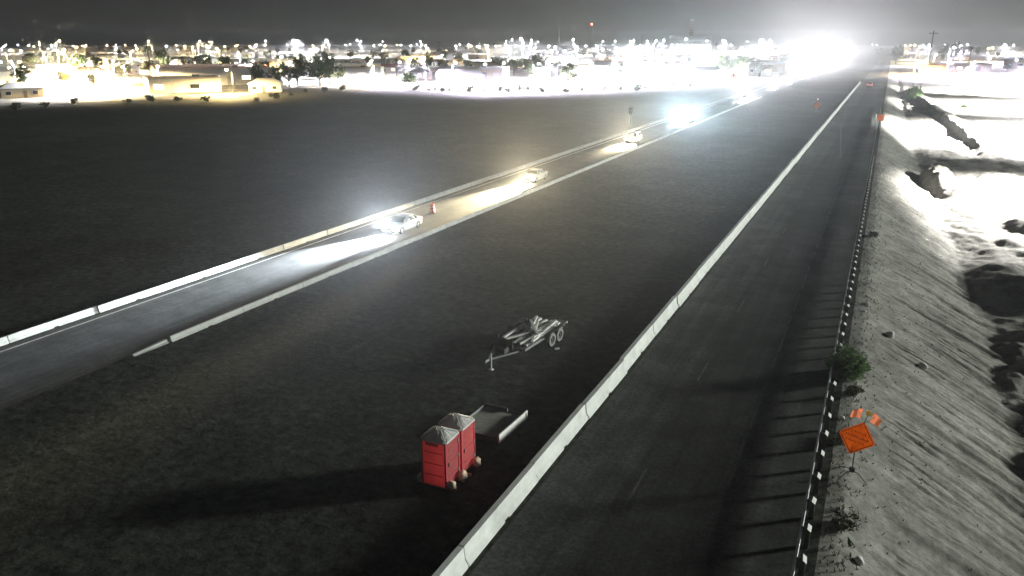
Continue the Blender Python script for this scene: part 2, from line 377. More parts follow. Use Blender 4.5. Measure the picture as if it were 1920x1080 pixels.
# ================================================================== ROADSIDE THINGS
# ---- portable toilets
def toilet(loc, rz, label):
    t = empty('portable_toilet', loc, rz, label, 'portable toilet', 'portable toilets')
    w, h = 1.12, 2.12; a = w / 2; th = .03
    # hollow shell of thin plastic walls on a skid; door looks along +X
    sk = MB()
    for s in (-1, 1): sk.box((0, s * .38, .06), (w + .62, .12, .12))
    sk.box((0, 0, .135), (w, w, .03)); sk.build('skid', M_SKID, t)
    for nm, c, d in (('side_wall', (0, -a + th / 2, .15 + h / 2 - .1), (w - .1, th, h - .15)), ('side_wall', (0, a - th / 2, .15 + h / 2 - .1), (w - .1, th, h - .15)), ('back_wall', (-a + th / 2, 0, .15 + h / 2 - .1), (th, w - .1, h - .15))):
        wl = (MB().quad((c[0], c[1] - d[1] / 2, c[2] - d[2] / 2), (c[0], c[1] + d[1] / 2, c[2] - d[2] / 2), (c[0], c[1] + d[1] / 2, c[2] + d[2] / 2), (c[0], c[1] - d[1] / 2, c[2] + d[2] / 2)) if nm == 'back_wall' else MB().quad((c[0] - d[0] / 2, c[1], c[2] - d[2] / 2), (c[0] + d[0] / 2, c[1], c[2] - d[2] / 2), (c[0] + d[0] / 2, c[1], c[2] + d[2] / 2), (c[0] - d[0] / 2, c[1], c[2] + d[2] / 2))).build(nm, M_RED, t)   # moulded sheet
        # pressed panel ribs
        for z in (.62, 1.12, 1.62):
            rb = MB(); rb.box((c[0] + (-.5 * d[0] - .006 if nm == 'back_wall' else 0), c[1] + (math.copysign(d[1] / 2 + .006, c[1]) if nm == 'side_wall' else 0), z), (d[0] * .8 if d[0] > .1 else .016, d[1] * .8 if d[1] > .1 else .016, .035)); rb.build('rib', M_REDR, wl)
    for sx in (-1, 1):
        for sy in (-1, 1): MB().box((sx * (a - .03), sy * (a - .03), .15 + h / 2 - .08), (.075, .075, h - .14)).build('corner_post', M_REDR, t, bevel=.015)
    d = MB().quad((a - .01, -.46, .17), (a - .01, .46, .17), (a - .01, .46, 2.1), (a - .01, -.46, 2.1)).build('door', M_RED, t)
    for z in (.55, 1.15, 1.72): MB().box((a + .002, 0, z), (.016, w - .42, .035)).build('rib', M_REDR, d)
    MB().box((a + .03, -.34, 1.1), (.04, .05, .16)).build('handle', M_STEELG, d)
    for z in (.5, 1.15, 1.8): MB().box((a + .012, .46, z), (.03, .06, .12)).build('hinge', M_STEELG, d)
    for s in (-1, 1):
        v = MB()
        for k in range(4): v.box((-.05, s * (a + .012), 1.92 + .035 * k), (.55, .02, .014))
        v.build('vent', M_STEELD, t)
    # white lobed roof: rim, then ridges radiating from a raised crown
    rf = MB(); rings = []
    N = 40
    def ring(sc, z, lob, exp):
        out = []
        for k in range(N):
            an = 2 * math.pi * (k + .5) / N; c, s_ = math.cos(an), math.sin(an)
            m_ = max(abs(c), abs(s_)); q = 1 / ((abs(c) ** exp + abs(s_) ** exp) ** (1 / exp))
            zz = z + lob * (0.5 + 0.5 * math.cos(4 * an)) - lob * 0.6 * max(0, math.cos(8 * an))
            out.append((c * q * sc, s_ * q * sc, zz))
        return out
    rings = [ring(a + .035, 2.07, 0, 9), ring(a + .05, 2.10, 0, 9), ring(a + .045, 2.155, .015, 9), ring(a * .86, 2.20, .04, 7), ring(a * .62, 2.27, .07, 5), ring(a * .40, 2.35, .05, 4), ring(a * .2, 2.385, .0, 2), ring(.02, 2.39, 0, 2)]
    rf.loft(rings); r = rf.build('roof', M_WPL, t)
    for k in range(4):
        an = math.pi / 4 + k * math.pi / 2
        MB().tube([(math.cos(an) * .72, math.sin(an) * .72, 2.165), (math.cos(an) * .42, math.sin(an) * .42, 2.29), (math.cos(an) * .12, math.sin(an) * .12, 2.40)], [.022, .028, .03], 6).build('ridge', M_WPL, r)
    return t
toilet((-14.32, 23.72, 0), R(1), 'red portable toilet with white roof, the one nearer the camera')
toilet((-14.28, 24.98, 0), R(-1), 'red portable toilet with white roof, the one farther behind')

def blob(name, m, rx, ry, rz, seed, sub=2, amp=.18, parent=None):
    bm = bmesh.new(); bmesh.ops.create_icosphere(bm, subdivisions=sub, radius=1)
    for v in bm.verts:
        k = 1 + amp * noise.fractal(v.co * 1.4 + Vector((seed, 0, 0)), .8, 2, 3)
        z = v.co.z * k; v.co = Vector((v.co.x * k * rx, v.co.y * k * ry, max(z, -.55) * rz + .5 * rz))
    me = bpy.data.meshes.new(name); bm.to_mesh(me); bm.free(); me.materials.append(m); me.polygons.foreach_set('use_smooth', [True] * len(me.polygons))
    o = bpy.data.objects.new(name, me); C.objects.link(o); o.parent = parent; return o
for i, (x, y, w_) in enumerate([(-13.60, 23.33, 'at the near corner of the front toilet'), (-13.58, 24.18, 'between the two red toilets'), (-13.55, 25.36, 'at the far corner of the rear toilet'), (-15.02, 23.33, 'on the shaded side of the front toilet')]):
    o = blob('sandbag', M_SACK, .20, .17, .22, i * 3.1, 3, .3); o.location = (x, y, .12); o.rotation_euler[2] = R(20 + 37 * i)
    tag(o, 'small peach sandbag ' + w_, 'sandbag', 'sandbags round the toilets')

# ---- low steel tray behind the toilets
tr = empty('steel_tray', (-14.55, 28.75, 0), R(-3), 'open low-sided steel tray lying on the ground behind the toilets', 'tray')
MB().box((0, 0, .17), (2.08, 2.48, .26)).build('floor', mat('tray_deck', (.30, .30, .27), .9, .35, 4.0), tr)
for nm, c, d, m_ in (('side_rail', (1.08, 0.1, .27), (.07, 2.75, .46), M_BOARD), ('side_rail', (-1.08, 0, .22), (.06, 2.5, .4), M_STEELG), ('end_rail', (-.45, 1.27, .25), (1.2, .06, .42), M_STEELG), ('end_rail', (.62, 1.27, .2), (.84, .05, .3), M_STEELD), ('end_rail', (0, -1.27, .16), (2.1, .06, .28), M_STEELD)):
    MB().box(c, d).build(nm, m_, tr, bevel=.012)
for s in (-1, 1): MB().box((s * 1.08, 1.3, .22), (.1, .1, .42)).build('corner_stake', M_STEELG, tr)

# ---- flatbed trailer with boards
t = empty('flatbed_trailer', (-17.2, 39.0, 0), R(-6), 'tandem-axle flatbed trailer loaded with white boards on the dark ground', 'trailer')
BW, BLn = 1.95, 4.3
for s in (-1, 1): MB().box((s * BW / 2, 0, .60), (.07, BLn, .14)).build('side_rail', M_STEELG, t)
for s in (-1, 1): MB().box((0, s * BLn / 2, .60), (BW + .07, .07, .13)).build('end_rail', M_STEELG, t)
for k in range(9): MB().box((-BW / 2 + .14 + k * .21, 0, .645), (.19, BLn - .1, .035)).build('plank', M_DECK, t)
for k in range(4): MB().box((0, -1.7 + k * 1.13, .53), (BW, .06, .08)).build('crossmember', M_STEELD, t)
for s in (-1, 1): MB().tube([(s * BW / 2 * .86, -BLn / 2, .56), (0, -BLn / 2 - 1.9, .54)], .055, 6).build('tongue_beam', M_STEELG, t)
MB().box((0, -BLn / 2 - 2.05, .55), (.12, .42, .12), taper=.8).build('coupler', M_STEELG, t, bevel=.02)
j = MB().tube([(.1, -BLn / 2 - 1.8, .9), (.1, -BLn / 2 - 1.8, .04)], .04, 10).build('jack', M_BOARD, t)
MB().box((.1, -BLn / 2 - 1.8, .02), (.2, .2, .04)).build('foot', M_BOARD, j)
MB().tube([(.1, -BLn / 2 - 1.8, .88), (.28, -BLn / 2 - 1.8, .88), (.28, -BLn / 2 - 1.8, .98)], .015, 6).build('crank', M_STEELG, j)
MB().box((0, -BLn / 2 - .65, .64), (.6, .45, .28)).build('tool_box', M_STEELD, t, bevel=.02)
MB().box((-.15, -BLn / 2 - .30, .86), (1.2, .06, .5)).build('head_board', M_STEELD, t)
for s in (-1, 1):
    for k in (0, 1): MB().box((s * BW / 2, -1.6 + 2.9 * k, .78), (.06, .06, .3)).build('stake', M_STEELD, t)
    for y in (.35, 1.22):
        w = empty('wheel', (s * (BW / 2 + .16), y, .38)); w.parent = t
        pr = [(.36, -.10), (.38, -.06), (.38, .06), (.36, .10), (.22, .10), (.22, -.10)]
        rings = [[(x_, r_ * math.cos(a_), r_ * math.sin(a_)) for r_, x_ in pr] for a_ in [2 * math.pi * q / 28 for q in range(29)]]
        MB().loft(rings, caps=False).build('tyre', M_TYRED, w, smooth=False)
        rm = MB().tube([(-.06, 0, 0), (.05, 0, 0)], .22, 24); rm.tube([(-.1, 0, 0), (.1, 0, 0)], .07, 12); rm.build('rim', M_STEELD, w)
    f = MB(); f.loft([[(s * (BW / 2 + .02), y_, z_), (s * (BW / 2 + .30), y_, z_), (s * (BW / 2 + .30), y_, z_ + .02), (s * (BW / 2 + .02), y_, z_ + .02)] for y_, z_ in [(-.22, .62), (-.02, .80), (.3, .82), (1.25, .82), (1.6, .80), (1.8, .62)]]); f.build('fender', M_STEELD, t)
    MB().box((s * .85, BLn / 2 + .05, .60), (.18, .04, .1)).build('tail_light', M_REDR, t)
MB().box((.55, BLn / 2 + .35, .52), (.5, .7, .05), 0, R(8)).build('ramp', M_STEELG, t)
MB().box((.55, BLn / 2 + .72, .50), (.5, .08, .12)).build('ramp_lip', M_BOARD, t)
ca, sa = math.cos(R(-6)), math.sin(R(-6))
t.scale = (1.1, 1.1, 1.1)
def on_bed(x, y, z): return (-17.2 + (x * ca - y * sa) * 1.1, 39.0 + (x * sa + y * ca) * 1.1, z * 1.1)
boards = [(.78, .1, .72, 2, 3.9, 'on the wheel side edge'), (.60, .2, .72, 1, 3.8, 'second from the wheel side'), (.42, -.1, .72, 3, 3.6, 'third from the wheel side'), (.24, .3, .72, 0, 3.7, 'fourth from the wheel side'), (.66, -.9, .80, -9, 2.0, 'short, on top at the tongue end'),
          (.30, .1, .84, 24, 3.4, 'lying crosswise over the stack'), (.05, -.2, .72, 4, 3.4, 'near the middle of the bed'), (.1, .3, .90, 40, 2.0, 'topmost, strongly crosswise'), (-.62, .9, .72, -3, 2.6, 'along the far edge of the bed'), (-.40, 1.1, .72, 5, 2.1, 'second from the far edge'), (-.45, 1.15, .80, 16, 1.9, 'crossing the far edge boards'), (-.75, -.3, .74, 2, 2.4, 'at the far edge towards the tongue'), (.45, .9, .80, -4, 2.2, 'on top at the rear wheel side'), (.7, .5, .81, 5, 2.9, 'on top above the wheels'), (-.15, .6, .72, -2, 3.0, 'just past the middle of the bed'), (.05, -.7, .81, -28, 2.2, 'slanting across the tongue end')]
for x, y, z, a_, l, w_ in boards:
    o = MB().box((0, 0, 0), (.15, l * 1.1, .095)).build('white_board', M_BOARD, None, bevel=.008); o.location = on_bed(x, y, z); o.rotation_euler = (R(2 if z > .76 else 0), 0, R(-6 + a_))
    tag(o, 'long white board on the flatbed trailer, ' + w_, 'board', 'white boards on the trailer')
for i, (x, y, s_) in enumerate([(-.35, .45, .22), (-.6, .2, .17)]):
    o = blob('rubble_sack', M_BOARD, s_, s_ * .8, s_ * .7, 5 + i); o.location = on_bed(x, y, .67); tag(o, ('larger' if i == 0 else 'smaller') + ' white sack among the boards on the trailer', 'sack')
o = MB().box((0, 0, .05), (.12, .3, .1)).build('wheel_chock', M_BOARD, None, bevel=.02); o.location = (-15.4, 38.9, 0); o.rotation_euler[2] = R(-40); tag(o, 'small white block on the ground beside the trailer wheels', 'chock')

# ---- orange roll-up sign by the guardrail
def rollup(loc, rz, label, side, mast, roll, flags=True, light=True, lean=0, group=None):
    t = empty('work_sign', loc, rz, label, 'road sign', group)
    for k, (dx, dy) in enumerate([(.55, -.55), (-.55, -.5), (.55, .5), (-.55, .55)]):
        MB().tube([(0, 0, .32), (dx * .45, dy * .45, .30), (dx, dy, .03)], .022, 6).build('leg', M_STEELG, t)
    MB().box((0, 0, .34), (.2, .2, .16)).build('spring_base', M_STEELD, t, bevel=.02)
    MB().tube([(0, 0, .4), (0, -.02, mast)], .025, 8).build('mast', M_STEELG, t)
    d = side / math.sqrt(2)
    p = empty('panel', (0, -.05, mast + d * .55)); p.parent = t; p.rotation_euler = (R(lean), R(roll), 0)
    n = 10; m = MB(); r_ = .08
    pts = []
    for q in range(4):
        an = q * math.pi / 2
        for e in range(3):
            ee = (e - 1) * .09; pts.append((math.cos(an + ee) * d * (1 - .02 * abs(e - 1)), math.sin(an + ee) * d * (1 - .02 * abs(e - 1))))
    m.loft([[(x, -.008, z) for x, z in pts], [(x, .008, z) for x, z in pts]]); m.build('face', M_ORANGE if flags else M_SHEET, p)
    bd = MB()
    for q in range(4):
        a0, a1 = q * math.pi / 2 + .05, (q + 1) * math.pi / 2 - .05; k = .90
        bd.tube([(math.cos(a0) * d * k, -.012, math.sin(a0) * d * k), (math.cos(a1) * d * k, -.012, math.sin(a1) * d * k)], .012, 4)
    bd.build('border', M_BLACK, p)
    for s in (-1, 1): MB().tube([(-d * .96 if s > 0 else 0, .025, 0 if s > 0 else -d * .96), (d * .96 if s > 0 else 0, .025, 0 if s > 0 else d * .96)], .006, 5).build('cross_rib', M_WOODP, p)
    if side < 1.5:                           # three worn, unreadable lines of print
        rr = random.Random(3)
        for zz, hw in ((.24, .30), (.04, .44), (-.16, .36)):
            mk = MB(); x = -hw
            while x < hw:
                w = rr.uniform(.02, .035); hgt = rr.uniform(.05, .11); mk.box((x, -.0125, zz + rr.uniform(-.015, .015)), (w, .006, hgt), 0, 0, R(rr.uniform(-25, 25))); x += rr.uniform(.05, .10)
            mk.build('print_line', MATS.get('worn_print') or mat('worn_print', (0.30, 0.09, 0.015), .8, .4, 9), p)
    if flags:
        for s, an in ((-1, 38), (1, -32)):
            st = MB().tube([(0, 0, d * .95), (math.sin(R(-an)) * .55, 0, d * .95 + math.cos(R(an)) * .5)], .01, 5).build('flag_staff', M_WOODP, p)
            cx, cz = math.sin(R(-an)) * .45, d * .95 + .40
            fm = MB(); g_ = []
            for u in range(6):
                g_.append([(cx + s * (u * .07 - .02), .05 * math.sin(u * 1.4 + s), cz + .16 - u * .035 + .02 * math.sin(u)), (cx + s * (u * .075 - .06), .05 * math.sin(u * 1.3 + s + .6), cz - .24 - u * .02)])
            for u in range(5): fm.quad(g_[u][0], g_[u + 1][0], g_[u + 1][1], g_[u][1])
            fm.build('flag', M_FLAG, st)
    if light:
        lb = MB().tube([(0, 0, d * .98), (0, 0, d * .98 + .40)], .015, 6).build('light_stem', M_STEELD, p)
        lm = MB().tube([(0, -.06, d * .98 + .46), (0, .06, d * .98 + .46)], .12, 14).build('warning_light', mat('amber_lens', (.95, .72, .30), .4, .05, trans=.4) if not light == 2 else emit('amber_lit', (1, .55, .1), 1.6), p)
    return t
rollup((.72, 31.3, -.05), R(8), 'orange diamond work sign with two orange flags beside the guardrail', 1.0, 1.42, 16, lean=-6)
rollup((-15.5, 216, 0), 0, 'far orange sign with glowing amber light left of the barrier row', 1.5, 1.2, 0, flags=False, light=2)
rollup((-.35, 190, 0), 0, 'small far orange sign at the white boards', 1.3, .9, 45, flags=False, light=False)

# ---- traffic drum on the lit road
t = empty('traffic_drum', (-41.35, 68.4, .012), 0, 'orange and white traffic drum on the lit road behind the first car', 'traffic drum')
z = .05
MB().tube([(0, 0, 0), (0, 0, .06)], .34, 20).build('base', M_TYRE, t)
for k, (h_, c_) in enumerate([(.2, 'o'), (.16, 'w'), (.16, 'o'), (.16, 'w'), (.2, 'o')]):
    MB().tube([(0, 0, z), (0, 0, z + h_)], [.29 - .018 * k, .275 - .018 * k], 20).build('orange_band' if c_ == 'o' else 'white_band', M_FLAG if c_ == 'o' else M_TAB, t); z += h_ + .002
MB().tube([(-.1, 0, z - .02), (-.06, 0, z + .07), (.06, 0, z + .07), (.1, 0, z - .02)], .02, 6).build('handle', M_FLAG, t)

# ---- bushes, weeds, rocks
def leaf_ball(name, m, n, rx, ry, rz, leaf, seed, hollow=.55, parent=None, base=0.0):
    rr = random.Random(seed); b = MB()
    cl = [(Vector((rr.gauss(0, 1), rr.gauss(0, 1), rr.gauss(0, 1))).normalized() * rr.uniform(hollow, 1.0), rr.uniform(.16, .36)) for _ in range(max(8, n // 45))]
    for i in range(n):
        c, s = cl[rr.randrange(len(cl))]
        p = c + Vector((rr.gauss(0, s), rr.gauss(0, s), rr.gauss(0, s))) * .6
        p = Vector((p.x * rx, p.y * ry, max(-.85, p.z) * rz + rz * .9 + base))
        u = Vector((rr.gauss(0, 1), rr.gauss(0, 1), rr.gauss(0, 1))).normalized(); w = u.orthogonal().normalized()
        l = leaf * rr.uniform(.6, 1.3)
        b.quad(p - u * l, p + w * l * .45, p + u * l, p - w * l * .45)
    return b.mesh(name, m)
def bush(loc, rx, ry, rz, n, leaf, seed, label, m=None):
    t = empty('bush', loc, 0, label, 'bush')
    link_mesh('foliage', leaf_ball('foliage', m or M_BUSH, n, rx, ry, rz, leaf, seed, .25), t)
    rr = random.Random(seed); s = MB()
    for k in range(7): s.tube([(0, 0, -.05), (rr.uniform(-.3, .3) * rx, rr.uniform(-.3, .3) * ry, rz * .6), (rr.uniform(-.8, .8) * rx, rr.uniform(-.8, .8) * ry, rz * 1.5)], [.03, .02, .006], 5)
    s.build('stem', M_BARK, t); return t
bush((-.05, 41.9, -.03), 1.0, 1.0, .78, 7000, .095, 3, 'round green bush growing over the guardrail')
bush((.45, 39.6, -.05), .45, .6, .30, 900, .07, 4, 'low olive weed bush on the shoulder between bush and sign', M_WEED)
bush((.15, 34.2, -.05), .40, .7, .26, 800, .06, 5, 'dry low weeds behind the orange sign', M_WEED)
bush((.7, 27.6, -.1), .55, .7, .22, 800, .06, 6, 'dry low weeds on the slope just in front of the sign', M_WEED)
bush((.55, 77.0, -.1), .5, .7, .30, 700, .08, 8, 'small dark bush on the top of the slope far along the rail', M_WEED)
bush((8.5, 300, -1.3), 2.6, 2.2, 2.4, 2400, .35, 9, 'big pale green bush at the far end of the guardrail', M_BUSH)
bush((21.5, 268, -1.6), 1.6, 1.2, .9, 900, .22, 10, 'small green shrub alone on the floodlit sand', M_BUSH)
b = MB(); rr = random.Random(8)
for i in range(1500):
    y = 17 + 110 * rr.random() ** 1.7; x = rr.gauss(.25, .55) if rr.random() < .72 else .4 + abs(rr.gauss(0, 3.0))
    if x > 9 or x < -.4: continue
    z = height(x, y)
    for k in range(3):
        a_ = rr.uniform(0, 6.3); l = rr.uniform(.05, .17) * (1.0 if x < 1.2 else .6); w = .012
        b.quad((x - w, y, z - .01), (x + w, y, z - .01), (x + w + math.cos(a_) * l * .6, y + math.sin(a_) * l * .6, z + l), (x - w + math.cos(a_) * l * .6, y + math.sin(a_) * l * .6, z + l))
tag(b.build('weed_tufts', M_WEED), 'sparse dry weed tufts on the embankment shoulder', 'weeds', kind='stuff')
for i, (x, y, s_, w_) in enumerate([(.65, 55.6, .16, 'at the top of the slope beside the guardrail'), (2.2, 51.6, .26, 'the upper of two on the slope'), (4.1, 49.4, .24, 'the lower of two on the slope'), (.55, 53.9, .10, 'tiny, just below the guardrail'), (1.25, 25.9, .15, 'low on the slope near the bottom edge'), (.05, 36.6, .13, 'between the sign and the round bush')]):
    o = blob('rock', M_ROCK, s_ * 1.25, s_, s_ * .9, i * 2.3, 2, .3); o.location = (x, y, height(x, y) - s_ * .05); o.rotation_euler[2] = i * 1.3
    tag(o, 'pale rock lying ' + w_, 'rock', 'pale rocks on the slope')
o = MB().tube([(0, -.2, .03), (0, .25, .03)], .035, 10).build('plastic_bottle', mat('green_bottle', (.30, .55, .40), .3, .1), None); o.location = (.95, 26.8, height(.95, 26.8) + .01); o.rotation_euler[2] = R(30); tag(o, 'pale green bottle thrown on the slope near the bottom edge', 'bottle')
# small signs seen from behind beyond the lit road
t = empty('road_sign', (-49, 164, 0), 0, 'small sign on a white post beyond the lit road', 'road sign')
MB().box((0, 0, 1.3), (.14, .1, 2.6)).build('post', M_BOARD, t); MB().box((0, -.07, 3.1), (.95, .03, 1.4)).build('panel', M_SIGNBACK, t, bevel=.01)
t = empty('marker_post', (-47.5, 199, 0), 0, 'white marker post beside the bright oncoming vehicle', 'marker post')
MB().box((0, 0, 1.1), (.22, .1, 2.2)).build('post', M_BOARD, t); MB().box((0, -.06, 2.0), (.2, .02, .3)).build('reflector', M_TAB, t)
# ================================================================== VEHICLES
M_HEAD = emit('headlight_lens', (0.92, 0.97, 1.0), 400.0)
M_HEADW = emit('headlight_warm', (1.0, 0.86, 0.62), 400.0)
M_TAIL = emit('tail_lens', (1.0, 0.05, 0.04), 12.0)
for k in ('headlight_lens', 'headlight_warm', 'tail_lens', 'amber_lit'): MATS[k].cycles.emission_sampling = 'NONE'
def car_mesh_parts(kind):
    """loft stations front (-Y) to rear: y, z_bottom, z_belt, z_top, half width, half width at top"""
    if kind == 'sedan':
        st = [(-2.28, .32, .52, .56, .70, .66), (-2.2, .22, .60, .68, .84, .74), (-1.5, .20, .76, .86, .90, .80), (-.95, .20, .86, .93, .91, .80), (-.25, .20, .90, 1.38, .92, .66), (.45, .20, .92, 1.45, .92, .66), (1.05, .20, .94, 1.38, .91, .64), (1.65, .22, .96, 1.04, .90, .74), (2.2, .26, .90, .98, .86, .74), (2.3, .36, .62, .66, .78, .70)]
        gl = ((-.93, .97), (-.27, 1.33), (1.07, 1.33), (1.62, 1.06)); ax = (-1.42, 1.42)
    elif kind == 'suv':
        st = [(-2.35, .40, .66, .72, .76, .70), (-2.25, .30, .80, .92, .92, .82), (-1.5, .28, .96, 1.06, .97, .86), (-1.1, .28, 1.02, 1.10, .98, .86), (-.5, .28, 1.06, 1.66, .98, .72), (.5, .28, 1.08, 1.76, .98, .74), (1.7, .28, 1.08, 1.72, .97, .72), (2.2, .32, 1.04, 1.16, .95, .84), (2.35, .42, .80, .84, .88, .80)]
        gl = ((-1.08, 1.13), (-.52, 1.60), (1.72, 1.64), (2.17, 1.18)); ax = (-1.45, 1.45)
    else:                                                                 # pickup
        st = [(-2.8, .45, .74, .80, .80, .74), (-2.7, .34, .92, 1.04, .98, .88), (-1.8, .32, 1.08, 1.16, 1.0, .9), (-1.3, .32, 1.12, 1.20, 1.0, .9), (-.7, .32, 1.16, 1.82, 1.0, .74), (.1, .32, 1.18, 1.90, 1.0, .76), (.75, .32, 1.18, 1.86, 1.0, .76), (.85, .32, 1.14, 1.20, 1.0, .96), (2.7, .34, 1.14, 1.20, 1.0, .96), (2.85, .42, .9, .94, .92, .88)]
        gl = ((-1.28, 1.24), (-.72, 1.76), (.76, 1.80), (.87, 1.26)); ax = (-1.85, 1.75)
    return st, gl, ax
def wheel_parts(parent, x, y, r, mt):
    w = empty('wheel', (x, y, r)); w.parent = parent; s = 1 if x > 0 else -1
    pr = [(r * .95, -.11), (r, -.07), (r, .07), (r * .95, .11), (r * .62, .11), (r * .62, -.11)]
    MB().loft([[(q, a * math.cos(t), a * math.sin(t)) for a, q in pr] for t in [2 * math.pi * k / 20 for k in range(21)]], caps=False).build('tyre', mt, w)
    MB().tube([(-.08, 0, 0), (.08, 0, 0)], r * .62, 16).build('rim', M_RIM, w)
def vehicle(name, kind, loc, rz, label, cat, paint, front=None, power=0.0, spill=0.0, colr=(.95, .98, 1.0), tail=True, group=None, yaw=0.0, dip=-.11, cone=30, pool=0.0):
    t = empty(name, loc, rz, label, cat, group)
    st, gl, ax = car_mesh_parts(kind)
    body = MB().loft([[(-w * .92, y, zb), (-w, y, zb + .12), (-w, y, zm), (-wt, y, zt), (wt, y, zt), (w, y, zm), (w, y, zb + .12), (w * .92, y, zb)] for y, zb, zm, zt, w, wt in st]).build('body', paint, t, smooth=False, bevel=.03)
    def wid(y, z):                                                        # half width on the loft at (y, z)
        for a, b_ in zip(st, st[1:]):
            if a[0] <= y <= b_[0]:
                k = (y - a[0]) / (b_[0] - a[0]); zm, zt, w, wt = (a[i] + (b_[i] - a[i]) * k for i in (2, 3, 4, 5))
                return w + (wt - w) * min(1, max(0, (z - zm) / max(zt - zm, .01)))
        return .8
    (fy0, fz0), (fy1, fz1), (ry1, rz1), (ry0, rz0) = gl
    o_ = .012
    MB().quad((-wid(fy0, fz0) + .08, fy0 - o_ - .02, fz0 + .02), (wid(fy0, fz0) - .08, fy0 - o_ - .02, fz0 + .02), (wid(fy1, fz1) - .08, fy1 - o_ - .05, fz1 + .02), (-wid(fy1, fz1) + .08, fy1 - o_ - .05, fz1 + .02)).build('windshield', M_GLASS, t)
    MB().quad((-wid(ry0, rz0) + .08, ry0 + o_ + .02, rz0 + .02), (wid(ry0, rz0) - .08, ry0 + o_ + .02, rz0 + .02), (wid(ry1, rz1) - .08, ry1 + o_ + .05, rz1 + .02), (-wid(ry1, rz1) + .08, ry1 + o_ + .05, rz1 + .02)).build('rear_window', M_GLASS, t)
    ym = (fy1 + ry1) / 2; zb_ = fz0 + .04
    for s in (-1, 1):
        for (a, b_, aa, bb) in ((fy0 + .22, ym - .04, fy1 + .05, ym - .04), (ym + .04, ry0 - .18, ym + .04, ry1 - .04)):
            MB().quad(*[(s * (wid(y, z) + o_), y, z) for y, z in ((a, zb_), (b_, zb_), (bb, fz1), (aa, fz1))]).build('side_window', M_GLASS, t)
        m = MB().box((s * (wid(fy0, fz0) + .10), fy0 + .3, fz0 + .1), (.16, .1, .12)).build('mirror', paint, t, bevel=.02)
        for y in ax: wheel_parts(t, s * (st[3][4] - .10), y, .34 if kind == 'sedan' else .39, M_TYRE)
        y0 = st[1][0]; zl = (st[1][1] + st[1][3]) / 2 + .12
        h = MB().box((s * (st[1][4] - .22), y0 - .045, zl), (.34, .10, .16)).build('headlight', front or M_GLASS, t, bevel=.02)
        MB().box((s * (st[-2][4] - .16), st[-2][0] + .07, st[-2][2] - .08), (.26, .08, .16)).build('tail_light', M_TAIL if tail else M_REDR, t, bevel=.015)
        if power: lamp('beam', 'SPOT', power, colr, (s * (st[1][4] - .22), y0 - .16, zl), t, (math.sin(yaw), -1, dip), cone, .6, .06)
        if pool: lamp('pool', 'SPOT', pool, colr, (s * (st[1][4] - .22), y0 - .20, zl), t, (0, -1, -.7), 64, .5, .08)
        if spill: lamp('glare', 'SPOT', spill, colr, (s * (st[1][4] - .22), y0 - .22, zl), t, (.27, -1, .56), 58, .15, .08)
    MB().box((0, st[0][0] - .01, st[0][2] - .02), (.9, .05, .14)).build('grille', M_STEELD, t)
    MB().box((0, st[0][0] - .015, st[0][1] + .04), (st[0][4] * 1.9, .10, .12)).build('bumper', M_STEELG, t, bevel=.02)
    MB().box((0, st[-1][0] + .015, st[-1][1] + .05), (st[-1][4] * 1.9, .10, .14)).build('bumper', M_STEELG, t, bevel=.02)
    MB().box((0, st[-1][0] + .03, st[-1][2] - .06), (.32, .02, .15)).build('licence_plate', M_TAB, t)
    return t
P_W = mat('car_paint_white', (.75, .76, .77), .3, .03); P_S = mat('car_paint_silver', (.48, .5, .52), .3, .03, metal=.4); P_D = mat('car_paint_dark', (.05, .06, .08), .25, .05); P_R = mat('car_paint_maroon', (.22, .03, .03), .3, .05); P_B = mat('car_paint_sand', (.42, .36, .27), .35, .05)
COOL = (.86, .95, 1.0); WARM = (1.0, .84, .52)
G_ = 'vehicles on the lit carriageway'
vehicle('sedan_car', 'sedan', (-40.0, 60.6, .012), 0, 'white car with cold headlights, first on the lit road from the left', 'car', P_W, M_HEAD, 3.0e5, 4.2e4, COOL, group=G_, yaw=-.16, pool=9e4)
vehicle('sedan_car', 'sedan', (-39.7, 91.4, .012), 0, 'silver car with warm yellow headlights, second on the lit road', 'car', P_S, M_HEADW, 3.2e5, 3.8e4, WARM, group=G_, yaw=-.03, pool=9e4)
vehicle('sport_utility_car', 'suv', (-39.9, 136.0, .012), 0, 'pale utility car with warm headlights, third on the lit road', 'car', P_W, M_HEADW, 1.8e5, 4.5e4, WARM, group=G_, dip=-.35, cone=38, pool=9e4)
vehicle('pickup_truck', 'pickup', (-39.4, 176.0, .012), 0, 'pickup truck with dazzling blue-white lights, fourth on the lit road', 'pickup truck', P_W, M_HEAD, 3.5e5, 1.7e5, (.70, .93, 1.0), group=G_, dip=-.66, cone=60)
MB().box((0, -.62, 2.0), (1.3, .14, .16)).build('added_glow_bar', M_HEAD, [o for o in C.objects if o.name == 'pickup_truck'][0])  # glowing bar added to enlarge the headlight glare
vehicle('sport_utility_car', 'suv', (-39.2, 252.0, .012), 0, 'utility car with white glare, fifth on the lit road', 'car', P_S, M_HEAD, 4e5, 1.1e5, (.97, .98, 1.0), group=G_, dip=-.66, cone=60)
